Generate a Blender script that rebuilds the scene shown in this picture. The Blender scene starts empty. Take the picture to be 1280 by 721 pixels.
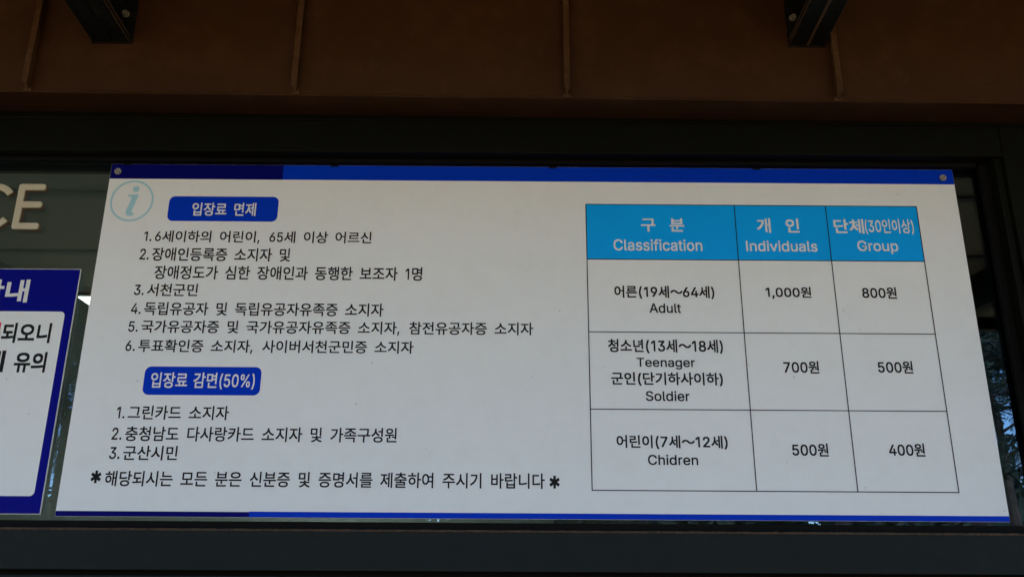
import bpy, bmesh, math, random
from mathutils import Vector, Matrix
S = bpy.context.scene
COL = S.collection
random.seed(7)
R = math.radians

# ------------------------------------------------------------ camera
BASE = 1.75            # height of the price board's lower edge above the paving
cam = bpy.data.cameras.new('camera')
cam.sensor_width = 36.0
cam.lens = 36.0 * 1120 / 1280
cam.clip_start = 0.05
cam.clip_end = 2000
co = bpy.data.objects.new('camera', cam)
COL.objects.link(co)
co.location = (-0.06305, -2.31742, BASE - 0.16462)
yaw, pit, rol = R(-0.1597), R(18.4766), R(0.3394)
fw = Vector((-math.sin(yaw) * math.cos(pit), math.cos(yaw) * math.cos(pit), math.sin(pit)))
rt = Vector((math.cos(yaw), math.sin(yaw), 0))
up = rt.cross(fw)
r2 = math.cos(rol) * rt + math.sin(rol) * up
u2 = -math.sin(rol) * rt + math.cos(rol) * up
co.rotation_euler = Matrix((r2, u2, -fw)).transposed().to_euler()
S.camera = co

# ------------------------------------------------------------ sky, sun, exposure
SUN_EL, SUN_AZ = 68.0, 12.0        # the sun stands behind the building
wd = bpy.data.worlds.new('World')
S.world = wd
wd.use_nodes = True
nt = wd.node_tree
bg = nt.nodes['Background']
sky = nt.nodes.new('ShaderNodeTexSky')
sky.sky_type = 'NISHITA'
sky.sun_disc = False
sky.ozone_density = 5.0
sky.dust_density = 0.3
sky.sun_elevation = R(SUN_EL)
sky.sun_rotation = R(SUN_AZ)
nt.links.new(sky.outputs[0], bg.inputs[0])
bg.inputs[1].default_value = 0.15
sun = bpy.data.lights.new('sun', 'SUN')
sun.energy = 2.0
sun.angle = R(0.5)
sun.color = (1.0, 0.92, 0.80)
so = bpy.data.objects.new('sun', sun)
d = Vector((math.sin(R(SUN_AZ)) * math.cos(R(SUN_EL)), math.cos(R(SUN_AZ)) * math.cos(R(SUN_EL)), math.sin(R(SUN_EL))))
so.rotation_euler = d.to_track_quat('Z', 'Y').to_euler()
so.location = (2, 9, 12)
COL.objects.link(so)
S.view_settings.view_transform = 'Standard'
S.view_settings.look = 'None'
S.view_settings.exposure = 2.42
S.view_settings.gamma = 1.0
S.view_settings.use_curve_mapping = False

# ------------------------------------------------------------ helpers
def mat(name, col, rough=0.6, metal=0.0, var=0.0, scale=6.0, bump=0.0, bscale=60.0, spec=0.5, dust=None, dustamt=0.0, speck=0.0, stretch=(1, 1, 1)):
    m = bpy.data.materials.new(name)
    m.use_nodes = True
    t = m.node_tree
    N, L = t.nodes, t.links
    b = N['Principled BSDF']
    b.inputs['Roughness'].default_value = rough
    b.inputs['Metallic'].default_value = metal
    b.inputs['Specular IOR Level'].default_value = spec
    c = (*col, 1)
    b.inputs['Base Color'].default_value = c
    tc = N.new('ShaderNodeTexCoord')
    mp = N.new('ShaderNodeMapping')
    mp.inputs['Scale'].default_value = stretch
    L.new(tc.outputs['Object'], mp.inputs['Vector'])
    out = None
    if var or dust or speck:
        n = N.new('ShaderNodeTexNoise')
        n.inputs['Scale'].default_value = scale
        n.inputs['Detail'].default_value = 6
        n.inputs['Roughness'].default_value = 0.65
        L.new(mp.outputs[0], n.inputs['Vector'])
        r = N.new('ShaderNodeMapRange')
        r.inputs[1].default_value = 0.3
        r.inputs[2].default_value = 0.7
        r.inputs[3].default_value = 1 - var
        r.inputs[4].default_value = 1 + var
        L.new(n.outputs[0], r.inputs[0])
        mx = N.new('ShaderNodeVectorMath')
        mx.operation = 'SCALE'
        mx.inputs[0].default_value = col
        L.new(r.outputs[0], mx.inputs[3])
        out = mx.outputs[0]
        rr = N.new('ShaderNodeMapRange')
        rr.inputs[3].default_value = max(0, rough - 0.08)
        rr.inputs[4].default_value = min(1, rough + 0.08)
        L.new(n.outputs[0], rr.inputs[0])
        L.new(rr.outputs[0], b.inputs['Roughness'])
    if dust:
        n2 = N.new('ShaderNodeTexNoise')
        n2.inputs['Scale'].default_value = scale * 5
        n2.inputs['Detail'].default_value = 8
        n2.inputs['Roughness'].default_value = 0.7
        L.new(mp.outputs[0], n2.inputs['Vector'])
        r2_ = N.new('ShaderNodeMapRange')
        r2_.inputs[1].default_value = 0.48
        r2_.inputs[2].default_value = 0.72
        r2_.inputs[4].default_value = dustamt
        L.new(n2.outputs[0], r2_.inputs[0])
        mm = N.new('ShaderNodeMix')
        mm.data_type = 'RGBA'
        L.new(r2_.outputs[0], mm.inputs[0])
        L.new(out, mm.inputs[6])
        mm.inputs[7].default_value = (*dust, 1)
        out = mm.outputs[2]
    if speck:
        v = N.new('ShaderNodeTexVoronoi')
        v.inputs['Scale'].default_value = 26
        L.new(tc.outputs['Object'], v.inputs['Vector'])
        sm = N.new('ShaderNodeMapRange')       # only the cells that a noise picks get a speck
        sm.inputs[1].default_value = 0.03
        sm.inputs[2].default_value = 0.10
        sm.inputs[3].default_value = 1
        sm.inputs[4].default_value = 0
        L.new(v.outputs['Distance'], sm.inputs[0])
        sp = N.new('ShaderNodeSeparateColor')
        L.new(v.outputs['Color'], sp.inputs[0])
        gt = N.new('ShaderNodeMath')
        gt.operation = 'GREATER_THAN'
        gt.inputs[1].default_value = 0.86
        L.new(sp.outputs[0], gt.inputs[0])
        ml = N.new('ShaderNodeMath')
        ml.operation = 'MULTIPLY'
        L.new(gt.outputs[0], ml.inputs[0])
        L.new(sm.outputs[0], ml.inputs[1])
        m2 = N.new('ShaderNodeMath')
        m2.operation = 'MULTIPLY'
        m2.inputs[1].default_value = speck
        L.new(ml.outputs[0], m2.inputs[0])
        mm = N.new('ShaderNodeMix')
        mm.data_type = 'RGBA'
        L.new(m2.outputs[0], mm.inputs[0])
        L.new(out, mm.inputs[6])
        mm.inputs[7].default_value = (0.25, 0.2, 0.15, 1)
        out = mm.outputs[2]
    if out:
        L.new(out, b.inputs['Base Color'])
    if bump:
        n3 = N.new('ShaderNodeTexNoise')
        n3.inputs['Scale'].default_value = bscale
        n3.inputs['Detail'].default_value = 4
        L.new(mp.outputs[0], n3.inputs['Vector'])
        bp = N.new('ShaderNodeBump')
        bp.inputs['Strength'].default_value = bump
        bp.inputs['Distance'].default_value = 0.004
        L.new(n3.outputs[0], bp.inputs['Height'])
        L.new(bp.outputs[0], b.inputs['Normal'])
    return m

def box(bm, x0, x1, y0, y1, z0, z1):
    """z is measured from the board's lower edge"""
    vs = [bm.verts.new((x, y, z + BASE)) for x in (x0, x1) for y in (y0, y1) for z in (z0, z1)]
    for f in ((0, 1, 3, 2), (4, 6, 7, 5), (0, 4, 5, 1), (2, 3, 7, 6), (0, 2, 6, 4), (1, 5, 7, 3)):
        bm.faces.new([vs[i] for i in f])

def poly(bm, pts, y):
    bm.faces.new([bm.verts.new((x, y, z + BASE)) for x, z in pts])

def prism(bm, pts, ext, axis='x', e0=0.0):
    """extrude a closed outline of (a, z) points along x (a = y) or y (a = x)"""
    f = (lambda a, z, e: (e, a, z + BASE)) if axis == 'x' else (lambda a, z, e: (a, e, z + BASE))
    A = [bm.verts.new(f(a, z, e0)) for a, z in pts]
    B = [bm.verts.new(f(a, z, ext)) for a, z in pts]
    n = len(pts)
    bm.faces.new(A)
    bm.faces.new(B[::-1])
    for i in range(n):
        bm.faces.new([A[i], B[i], B[(i + 1) % n], A[(i + 1) % n]])

def cyl(bm, p, q, r, seg=12, r1=None):
    p, q = Vector(p), Vector(q)
    d = (q - p)
    a = d.orthogonal().normalized()
    b = d.normalized().cross(a)
    r1 = r if r1 is None else r1
    A = [bm.verts.new(p + (a * math.cos(t) + b * math.sin(t)) * r) for t in [i * 2 * math.pi / seg for i in range(seg)]]
    B = [bm.verts.new(q + (a * math.cos(t) + b * math.sin(t)) * r1) for t in [i * 2 * math.pi / seg for i in range(seg)]]
    bm.faces.new(A[::-1])
    bm.faces.new(B)
    for i in range(seg):
        bm.faces.new([A[i], A[(i + 1) % seg], B[(i + 1) % seg], B[i]])

def obj(name, bm, m, parent=None, bev=0.0, smooth=False):
    bmesh.ops.recalc_face_normals(bm, faces=bm.faces[:])
    if bev:
        bmesh.ops.bevel(bm, geom=[e for e in bm.edges if e.calc_face_angle(0) > 0.3], offset=bev, segments=2, profile=0.5, affect='EDGES')
    me = bpy.data.meshes.new(name)
    bm.to_mesh(me)
    bm.free()
    return link(name, me, m, parent, smooth)

def link(name, me, m, parent=None, smooth=False):
    me.materials.append(m)
    if smooth:
        for p in me.polygons:
            p.use_smooth = True
    o = bpy.data.objects.new(name, me)
    COL.objects.link(o)
    if parent:
        o.parent = parent
        o.matrix_parent_inverse = Matrix.Translation(parent.location).inverted()
    return o

def thing(name, label, cat, loc, group=None):
    o = bpy.data.objects.new(name, None)
    o.empty_display_size = 0.1
    o.location = loc
    COL.objects.link(o)
    o['label'] = label
    o['category'] = cat
    if group:
        o['group'] = group
    return o

def struct(o):
    o['kind'] = 'structure'
    return o

def B():
    return bmesh.new()

def rrect(x0, x1, z0, z1, r, n=6):
    P = []
    for cx, cz, a0 in ((x1 - r, z1 - r, 0), (x0 + r, z1 - r, 90), (x0 + r, z0 + r, 180), (x1 - r, z0 + r, 270)):
        for i in range(n + 1):
            a = R(a0 + 90 * i / n)
            P.append((cx + r * math.cos(a), cz + r * math.sin(a)))
    return P

# ------------------------------------------------------------ lettering
# outlines of the Latin letters and digits: advance, then groups of an outer ring and its holes, x, y in thousandths of the em
GLY = {
    '%': (974, [[[282,410,309,417,332,428,351,443,367,462,380,483,390,506,395,532,397,558,397,594,395,621,390,646,381,669,368,691,352,709,332,724,309,736,283,743,253,745,224,743,197,736,174,724,154,709,138,691,125,669,115,646,110,621,108,594,108,558,110,532,115,506,124,483,137,462,154,443,174,428,197,417,223,410,253,407],[230,475,212,483,199,498,190,516,185,536,183,558,183,594,185,616,190,636,199,655,213,669,231,678,253,681,276,678,293,669,306,655,315,636,320,616,322,594,322,558,320,536,315,516,306,498,293,483,275,475,253,472]],[[751,-12,777,-5,800,7,820,22,836,40,849,61,858,85,864,110,866,137,866,173,864,199,859,225,850,248,837,269,821,288,801,303,778,315,752,321,722,324,693,321,667,315,643,303,624,288,607,269,594,248,585,225,579,199,577,173,577,137,579,110,584,85,594,61,607,40,623,22,643,7,666,-5,693,-12,722,-14],[699,53,681,62,668,76,659,95,654,115,652,137,652,173,654,195,660,215,669,233,682,248,700,257,722,260,745,257,763,248,776,233,784,215,789,195,791,173,791,137,789,115,784,95,775,76,762,62,744,53,722,50]],[[275,0,778,733,695,733,191,0]]]),
    '(': (394, [[[132,225,143,152,160,79,185,5,216,-67,254,-138,340,-138,314,-82,291,-28,271,23,255,72,241,119,231,165,224,210,219,254,218,298,220,347,224,398,233,452,244,506,258,561,275,617,294,672,316,725,340,777,254,777,231,734,209,687,190,636,172,581,157,524,145,466,136,408,130,352,128,298]]]),
    ')': (394, [[[139,-138,177,-68,208,4,233,77,251,150,262,224,265,298,263,352,258,408,249,466,237,524,222,581,204,636,184,687,163,734,139,777,54,777,78,725,99,672,119,617,136,561,150,506,161,452,169,398,174,347,176,298,174,255,170,212,163,168,153,122,140,75,124,26,104,-26,81,-80,54,-138]]]),
    ',': (271, [[[122,-172,197,102,97,102,54,-172]]]),
    '.': (271, [[[155,-4,170,2,184,13,195,26,201,42,203,59,201,76,195,92,184,106,170,116,155,123,137,125,120,123,105,116,91,106,80,92,73,76,71,59,73,42,80,26,91,13,105,2,120,-4,137,-6]]]),
    '0': (653, [[[378,-5,425,10,466,35,501,69,530,112,554,163,570,223,581,291,584,366,581,441,570,509,553,569,530,621,501,664,465,698,424,723,378,738,327,743,275,738,229,723,188,698,153,664,123,621,100,569,83,509,72,441,69,366,72,291,82,223,99,163,122,112,152,69,187,35,228,10,275,-5,327,-10],[292,75,262,87,235,106,212,133,193,167,177,207,166,254,160,307,157,366,160,426,166,479,177,526,193,566,212,600,235,627,262,647,292,658,327,662,361,658,391,647,418,627,441,600,461,566,476,526,487,479,493,426,495,366,493,307,487,254,476,207,461,167,441,133,418,106,391,87,361,75,327,71]]]),
    '1': (560, [[[286,733,124,615,124,516,306,646,306,0,397,0,397,733]]]),
    '2': (653, [[[561,0,561,82,220,87,385,259,424,301,457,339,484,373,506,403,522,431,534,458,543,483,547,510,549,537,546,574,536,609,520,641,499,670,472,695,441,716,405,731,366,740,324,743,282,740,242,730,206,715,174,694,147,668,124,637,108,602,98,564,94,521,183,521,185,549,191,574,200,596,213,615,229,631,248,645,270,654,295,660,322,662,348,660,372,655,394,647,413,635,430,621,443,603,453,583,459,560,461,535,460,513,455,491,448,471,437,450,423,429,407,407,387,383,364,358,337,330,92,68,92,0]]]),
    '3': (653, [[[361,-7,405,3,445,18,480,39,509,65,534,95,552,130,563,168,566,209,563,249,552,286,534,321,510,351,480,377,444,397,403,412,356,418,305,416,305,401,537,664,537,733,100,733,100,651,415,646,226,431,226,357,290,357,331,354,366,348,396,336,420,322,440,304,455,283,466,259,472,235,474,209,472,181,465,156,453,134,438,115,419,100,396,88,371,79,344,74,315,72,288,73,262,78,238,85,217,96,198,109,182,125,170,144,162,166,157,190,63,190,69,150,82,114,101,83,126,55,156,32,191,14,230,1,270,-7,314,-10]]]),
    '4': (653, [[[595,152,595,234,156,239,448,733,356,733,57,228,57,152]],[[494,0,494,458,406,458,406,211,406,175,406,0]]]),
    '5': (653, [[[364,-6,406,4,445,22,479,46,508,75,532,109,549,148,560,190,563,235,561,270,556,302,546,333,533,362,516,388,497,411,475,431,450,449,423,462,394,473,363,479,331,481,305,479,280,475,256,468,233,459,214,448,193,434,217,651,528,651,528,733,138,733,97,364,184,354,200,367,219,378,241,387,265,394,289,398,314,399,344,397,371,389,396,378,418,361,437,342,452,319,463,292,470,264,472,234,470,204,464,176,453,150,438,128,420,108,398,93,374,81,347,74,319,72,294,73,271,78,250,87,230,98,213,112,199,128,187,146,180,166,176,188,86,188,91,152,102,118,119,87,142,59,170,35,202,16,238,2,277,-7,319,-10]]]),
    '6': (653, [[[370,-6,410,4,447,21,479,44,507,71,530,105,547,142,557,182,560,226,557,270,548,310,533,346,512,377,486,403,455,425,420,440,381,449,338,453,318,451,300,448,282,442,266,435,251,425,238,414,227,402,217,390,217,376,464,733,364,733,198,490,162,435,134,387,115,344,102,306,94,269,92,233,95,188,105,146,122,107,144,73,172,44,205,21,242,4,282,-6,326,-10],[299,72,273,79,250,90,230,106,213,124,199,146,188,171,182,199,180,228,182,257,188,284,199,308,213,330,230,348,250,363,273,373,299,380,326,382,354,380,379,373,401,362,422,347,439,329,453,307,463,283,470,256,472,226,470,197,463,171,453,146,439,124,422,106,401,90,379,79,354,72,326,70]]]),
    '7': (653, [[[238,0,563,646,563,733,90,733,90,651,466,646,140,0]]]),
    '8': (653, [[[373,-7,417,2,457,16,492,36,521,60,545,89,563,121,574,157,578,195,575,225,569,254,558,281,544,306,526,328,506,347,483,363,459,374,433,385,466,397,494,417,518,444,536,476,546,510,550,548,547,584,537,617,521,648,499,675,472,699,441,718,406,732,368,740,326,743,284,740,245,732,210,718,179,699,152,675,130,648,114,617,105,584,101,548,105,510,116,475,134,443,157,417,186,397,220,381,193,374,169,363,146,347,125,328,108,306,94,281,83,254,77,225,75,195,78,157,89,121,107,89,131,60,160,36,195,16,235,2,279,-7,326,-10],[295,73,266,78,241,87,219,99,200,114,186,132,175,152,168,175,166,200,169,226,175,250,187,272,202,291,221,308,244,321,269,331,296,337,326,339,355,337,382,331,408,321,430,308,449,291,464,272,476,250,483,226,485,200,483,175,476,152,465,132,451,114,432,99,410,87,385,78,357,73,326,71],[301,419,278,424,256,433,237,444,221,459,208,476,199,496,193,518,191,541,193,565,199,586,208,605,221,622,237,636,256,648,277,656,300,661,326,663,352,661,375,656,396,648,415,636,431,622,443,605,453,586,458,565,460,541,458,518,452,496,443,476,429,459,414,444,395,433,374,424,351,419,326,417]]]),
    '9': (653, [[[282,739,242,729,205,712,173,689,145,662,122,629,105,592,95,551,92,507,95,463,104,423,120,387,141,356,167,330,198,308,233,293,271,284,314,280,334,282,352,285,370,291,386,298,401,308,414,319,426,331,435,343,434,357,188,0,289,0,454,243,490,298,517,346,537,389,550,427,558,464,560,500,557,545,547,587,530,626,507,660,480,689,447,712,410,729,370,739,326,743],[353,661,379,654,402,643,422,627,439,609,453,587,463,562,470,534,472,505,470,476,463,449,453,425,439,403,422,385,401,370,378,360,353,353,326,351,299,353,274,360,251,371,231,386,213,404,199,426,189,450,183,477,181,507,183,536,189,562,199,587,213,609,231,627,251,643,274,654,299,661,326,663]]]),
    'A': (691, [[[122,0,275,436,284,464,295,497,307,534,321,579,336,630,353,689,335,689,352,631,367,580,381,536,393,498,404,465,414,436,569,0,667,0,398,733,290,733,24,0]],[[533,205,533,286,158,286,158,205]]]),
    'C': (735, [[[422,-8,457,-3,491,7,523,19,552,35,580,55,605,77,627,102,646,131,661,162,673,195,681,231,588,231,582,207,573,185,561,165,548,146,532,130,515,116,496,104,476,94,454,86,432,81,409,77,385,76,342,80,302,91,265,110,232,136,204,169,180,208,163,255,153,307,149,366,153,425,163,478,180,524,203,564,231,597,264,623,302,642,342,653,385,657,409,656,432,652,454,647,476,639,496,629,515,617,532,603,548,587,561,568,573,548,582,526,588,502,681,502,673,538,661,572,645,603,626,631,604,656,579,679,552,698,522,714,490,727,457,736,422,741,385,743,324,738,268,722,216,697,171,662,132,618,100,566,77,507,63,440,58,366,63,292,77,226,100,166,132,114,171,71,216,36,268,10,324,-5,385,-10]]]),
    'G': (750, [[[443,-6,495,7,543,27,585,55,620,90,650,131,671,178,684,231,689,288,689,368,407,368,407,287,626,287,598,292,595,250,586,212,571,178,551,148,526,123,497,103,463,88,427,79,387,76,343,80,303,91,265,110,232,136,204,169,180,209,163,255,153,307,149,366,153,425,163,478,180,524,203,564,231,597,264,623,301,642,340,653,382,657,408,656,432,652,454,646,475,638,495,628,513,615,530,601,545,584,558,566,570,547,580,525,588,502,683,502,675,537,663,570,647,600,628,628,606,653,581,676,553,696,523,712,490,726,456,735,420,741,382,743,321,738,266,722,214,697,169,662,131,618,100,566,77,507,63,440,58,366,63,293,77,226,100,167,131,115,169,71,215,36,267,11,325,-5,387,-10]]]),
    'I': (280, [[[187,0,187,733,94,733,94,0]]]),
    'S': (643, [[[376,-10,423,0,466,15,502,36,533,62,557,92,574,125,585,161,588,200,586,231,580,260,568,285,554,306,537,326,517,342,495,357,473,369,449,380,425,389,403,396,381,402,306,423,286,428,265,436,244,444,223,454,205,466,189,481,176,498,168,518,166,541,168,563,175,584,185,603,200,619,219,634,241,645,266,654,294,659,324,661,366,657,403,647,435,630,461,607,478,579,486,545,578,545,573,581,561,615,543,646,519,674,490,698,456,717,417,731,374,740,327,743,281,740,238,731,198,717,163,698,133,674,108,645,90,612,78,576,75,537,80,491,97,451,124,417,162,388,209,364,265,345,353,320,379,313,404,304,426,295,447,284,464,272,478,258,489,242,496,223,498,201,495,176,488,153,475,132,457,114,437,99,412,87,384,78,355,73,322,71,293,72,266,77,240,85,216,95,195,109,178,126,164,147,155,170,151,197,55,197,61,157,73,120,92,87,117,57,147,33,184,13,225,-1,271,-10,322,-13]]]),
    'T': (646, [[[277,651,277,0,370,0,370,651,601,651,601,733,46,733,46,651]]]),
    'a': (561, [[[260,-11,287,-6,310,1,331,11,348,23,363,35,375,49,385,62,398,75,398,0,485,0,485,362,483,400,476,434,464,461,449,485,432,504,412,519,390,531,368,540,344,547,321,551,300,553,279,554,250,552,221,548,192,541,164,530,137,516,113,499,92,477,74,450,59,420,144,395,150,408,159,421,169,433,182,445,197,455,215,464,235,471,257,475,282,477,306,475,327,471,346,464,361,454,374,442,384,428,391,411,396,391,397,367,395,355,390,345,382,338,371,333,355,329,337,327,314,324,288,321,257,317,231,313,206,309,181,304,156,297,133,289,112,278,92,266,76,250,62,232,52,210,46,185,44,155,47,121,55,91,69,64,87,41,110,22,136,7,165,-4,197,-10,230,-12],[224,67,205,70,187,75,171,83,158,92,147,104,139,118,134,133,132,151,134,171,140,187,149,201,161,212,176,221,194,229,213,234,232,239,253,242,263,243,275,245,289,247,303,249,318,251,333,253,348,256,361,259,374,262,384,266,397,274,397,199,395,176,389,155,380,134,366,115,349,99,328,85,304,74,277,68,245,65]]]),
    'c': (570, [[[325,-11,351,-7,376,-1,399,7,421,18,441,31,460,46,477,62,492,81,504,101,515,124,523,148,438,169,434,154,428,141,420,128,411,116,401,105,390,95,378,87,364,80,350,74,334,70,317,68,299,67,265,70,235,79,209,95,187,116,170,140,156,169,146,201,141,235,139,270,141,306,146,340,156,372,170,401,187,426,209,447,235,463,265,472,299,475,316,474,333,472,349,468,363,463,377,456,389,448,400,438,410,428,418,417,426,404,432,391,436,377,521,399,513,422,502,444,490,464,475,482,458,499,440,513,419,525,398,535,375,543,350,549,325,553,299,554,251,550,208,538,168,519,134,492,104,459,81,419,63,374,53,325,49,270,53,216,63,167,81,122,104,83,134,50,168,24,208,4,251,-8,299,-12]]]),
    'd': (611, [[[313,-10,340,-4,364,5,383,17,400,31,413,45,425,59,434,73,451,85,451,0,536,0,536,733,448,733,441,460,434,471,425,484,414,498,400,512,384,525,365,537,341,546,314,552,282,554,238,550,198,539,161,519,129,493,101,461,79,422,62,377,53,327,49,272,52,217,62,167,79,122,101,82,128,50,161,23,197,4,238,-8,281,-12],[263,70,234,79,209,94,188,115,170,139,156,168,147,200,141,235,139,273,141,310,146,345,156,376,170,405,187,429,208,449,233,463,262,472,295,475,326,472,355,464,380,450,401,430,418,407,432,379,441,347,447,312,449,273,447,234,441,198,431,166,418,137,400,113,379,93,354,79,326,70,295,67]]]),
    'e': (582, [[[342,-10,376,-4,407,6,436,20,461,37,483,57,501,79,516,104,526,131,440,152,433,134,423,119,411,105,398,93,382,83,366,76,347,71,327,67,306,66,274,69,244,76,218,89,194,106,175,127,159,153,148,183,141,217,138,256,138,304,140,334,147,362,157,388,171,413,189,434,211,452,236,465,264,473,296,476,327,473,354,465,378,452,399,434,416,413,429,387,439,358,444,326,446,291,487,318,108,318,108,244,535,244,535,279,533,327,526,369,515,406,500,439,481,467,460,491,436,511,410,527,383,539,354,547,325,552,296,554,248,550,205,538,166,518,132,491,103,457,80,417,63,372,53,323,49,269,53,216,63,167,80,122,104,83,133,50,168,24,209,4,255,-8,305,-12]]]),
    'f': (366, [[[9,547,9,471,329,471,329,547]],[[204,0,204,603,206,627,212,647,222,663,237,674,256,681,280,683,301,682,328,675,342,753,333,756,320,759,306,762,289,763,270,764,244,762,219,756,195,748,173,735,154,719,138,700,126,677,119,651,116,622,116,0]]]),
    'g': (612, [[[341,-215,381,-208,419,-196,452,-179,481,-157,505,-129,523,-96,533,-57,537,-13,537,547,451,547,443,459,436,471,426,484,415,498,402,512,385,525,365,537,342,546,314,552,282,554,239,550,199,539,162,519,129,493,102,461,79,423,63,378,53,329,49,275,53,221,63,173,79,130,102,93,130,63,162,38,199,21,238,10,281,7,313,9,340,14,364,23,383,34,400,46,413,60,424,74,434,86,449,98,449,-8,444,-50,430,-83,407,-108,376,-126,340,-137,298,-140,269,-139,244,-134,222,-127,204,-118,188,-107,175,-95,164,-82,154,-70,146,-59,73,-100,85,-121,100,-140,119,-159,140,-175,165,-189,193,-201,224,-210,260,-215,298,-217],[263,88,235,96,210,109,188,127,171,150,157,177,147,207,141,241,139,277,141,314,147,347,156,378,170,406,188,429,209,449,234,464,263,472,295,475,327,472,356,464,380,450,401,431,419,408,432,380,442,349,448,315,450,277,448,239,442,205,432,174,418,148,401,126,380,108,355,95,327,88,295,85]]]),
    'h': (591, [[[166,357,172,384,182,407,196,428,212,444,232,457,254,467,277,472,303,474,338,470,368,458,393,439,412,412,423,378,427,339,427,0,515,0,515,346,512,390,504,429,491,462,473,490,451,513,425,531,396,544,363,551,328,554,288,550,252,540,219,522,191,495,167,460,148,414,164,414,164,733,76,733,76,0,164,0,164,327]]]),
    'i': (240, [[[164,0,164,547,76,547,76,0]],[[137,640,151,646,164,655,174,667,180,681,182,696,180,712,174,726,164,738,151,747,137,753,121,755,105,753,90,747,77,738,68,726,62,712,60,696,62,681,68,667,77,655,90,646,105,640,121,638]]]),
    'l': (273, [[[212,-3,222,-2,233,-1,243,0,260,4,211,75,194,76,181,81,173,90,168,102,165,120,164,142,164,733,76,733,76,122,79,85,89,54,107,29,131,11,162,0,201,-3]]]),
    'n': (590, [[[166,357,172,384,182,407,196,428,212,444,232,457,254,467,277,472,303,474,338,470,368,458,393,439,412,412,423,378,427,339,427,0,515,0,515,346,512,390,504,429,491,462,473,490,451,513,425,531,396,544,363,551,328,554,288,550,252,540,219,522,191,495,167,460,148,414,161,414,161,547,76,547,76,0,164,0,164,327]]]),
    'o': (598, [[[347,-8,391,4,430,24,465,50,494,83,518,122,535,167,546,216,549,270,546,325,535,374,518,419,494,459,465,492,430,519,391,538,347,550,299,554,251,550,208,538,168,519,134,492,104,459,81,419,63,374,53,325,49,270,53,216,63,167,81,122,104,83,134,50,168,24,208,4,251,-8,299,-12],[265,70,235,79,209,95,187,116,170,140,156,169,146,201,141,235,139,270,141,306,146,340,156,372,170,401,187,426,209,447,235,463,265,472,299,475,333,472,363,463,389,447,411,426,429,401,443,372,452,340,458,306,460,270,458,235,452,201,443,169,429,140,411,116,389,95,363,79,333,70,299,67]]]),
    'p': (611, [[[164,-206,170,85,178,73,187,59,199,45,212,31,229,17,249,5,272,-4,299,-10,331,-12,374,-8,415,4,451,23,484,50,511,82,533,122,549,167,559,217,562,272,559,327,549,377,533,422,511,461,483,493,451,519,414,539,374,550,330,554,298,552,270,546,247,537,227,525,211,512,198,498,187,484,178,471,161,460,161,547,76,547,76,-206],[286,70,258,79,233,93,212,113,194,137,180,166,170,198,164,234,162,273,164,312,170,347,180,379,194,407,211,430,232,450,257,464,285,472,317,475,350,472,378,463,403,449,424,429,442,405,455,376,465,345,471,310,473,273,471,235,465,200,455,168,441,139,424,115,403,94,378,79,349,70,317,67]]]),
    'r': (373, [[[164,0,164,341,166,366,172,388,181,409,194,426,210,441,229,453,250,462,273,468,298,469,310,469,321,468,351,464,307,554,275,552,246,543,220,529,197,510,179,488,161,462,161,547,76,547,76,0]]]),
    's': (526, [[[303,-9,340,-2,374,9,404,25,430,45,450,68,465,94,474,123,477,153,473,189,461,220,441,247,413,269,376,288,331,302,247,321,219,329,196,339,179,351,166,364,159,380,156,399,160,421,171,440,189,457,212,469,239,477,270,479,302,476,329,468,350,455,366,438,378,419,386,399,467,418,458,443,446,467,431,489,412,508,391,524,366,537,337,546,305,552,270,554,232,552,198,545,166,534,137,519,113,500,94,478,79,452,70,425,67,395,71,358,84,327,104,300,133,277,170,259,215,245,305,223,330,216,350,207,366,196,377,182,384,166,386,148,382,127,371,107,352,90,327,76,297,68,261,65,230,68,203,75,179,87,159,104,145,126,135,153,51,136,60,105,72,78,89,55,110,34,134,18,162,5,192,-4,226,-10,262,-12]]]),
    't': (328, [[[9,547,9,471,294,471,294,547]],[[93,134,98,93,111,58,133,31,162,10,199,-2,243,-6,254,-6,265,-5,276,-4,288,-2,298,0,307,2,245,72,224,74,208,79,196,88,188,101,183,119,182,141,182,679,93,679]]]),
    'u': (591, [[[302,-4,338,7,370,24,399,50,423,86,443,132,429,132,429,0,515,0,515,547,427,547,427,220,424,190,418,163,408,139,395,119,378,102,359,89,337,80,314,74,288,72,253,76,222,88,197,108,179,135,168,168,164,208,164,547,76,547,76,200,78,157,86,118,100,85,118,56,140,33,166,15,195,3,227,-5,263,-7]]]),
    'v': (561, [[[326,0,535,547,439,547,323,223,311,191,301,158,292,125,284,93,275,61,265,30,296,30,287,61,278,93,269,125,260,158,250,191,238,223,122,547,25,547,234,0]]]),
}

_cv = bpy.data.curves.new('lettering_source', 'FONT')
_cv.resolution_u = 4
_ob = bpy.data.objects.new('lettering_source', _cv)
COL.objects.link(_ob)
_cache = {}
HOFF = {'r': 0.014, 'b': 0.020, 'h': 0.028}

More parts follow.
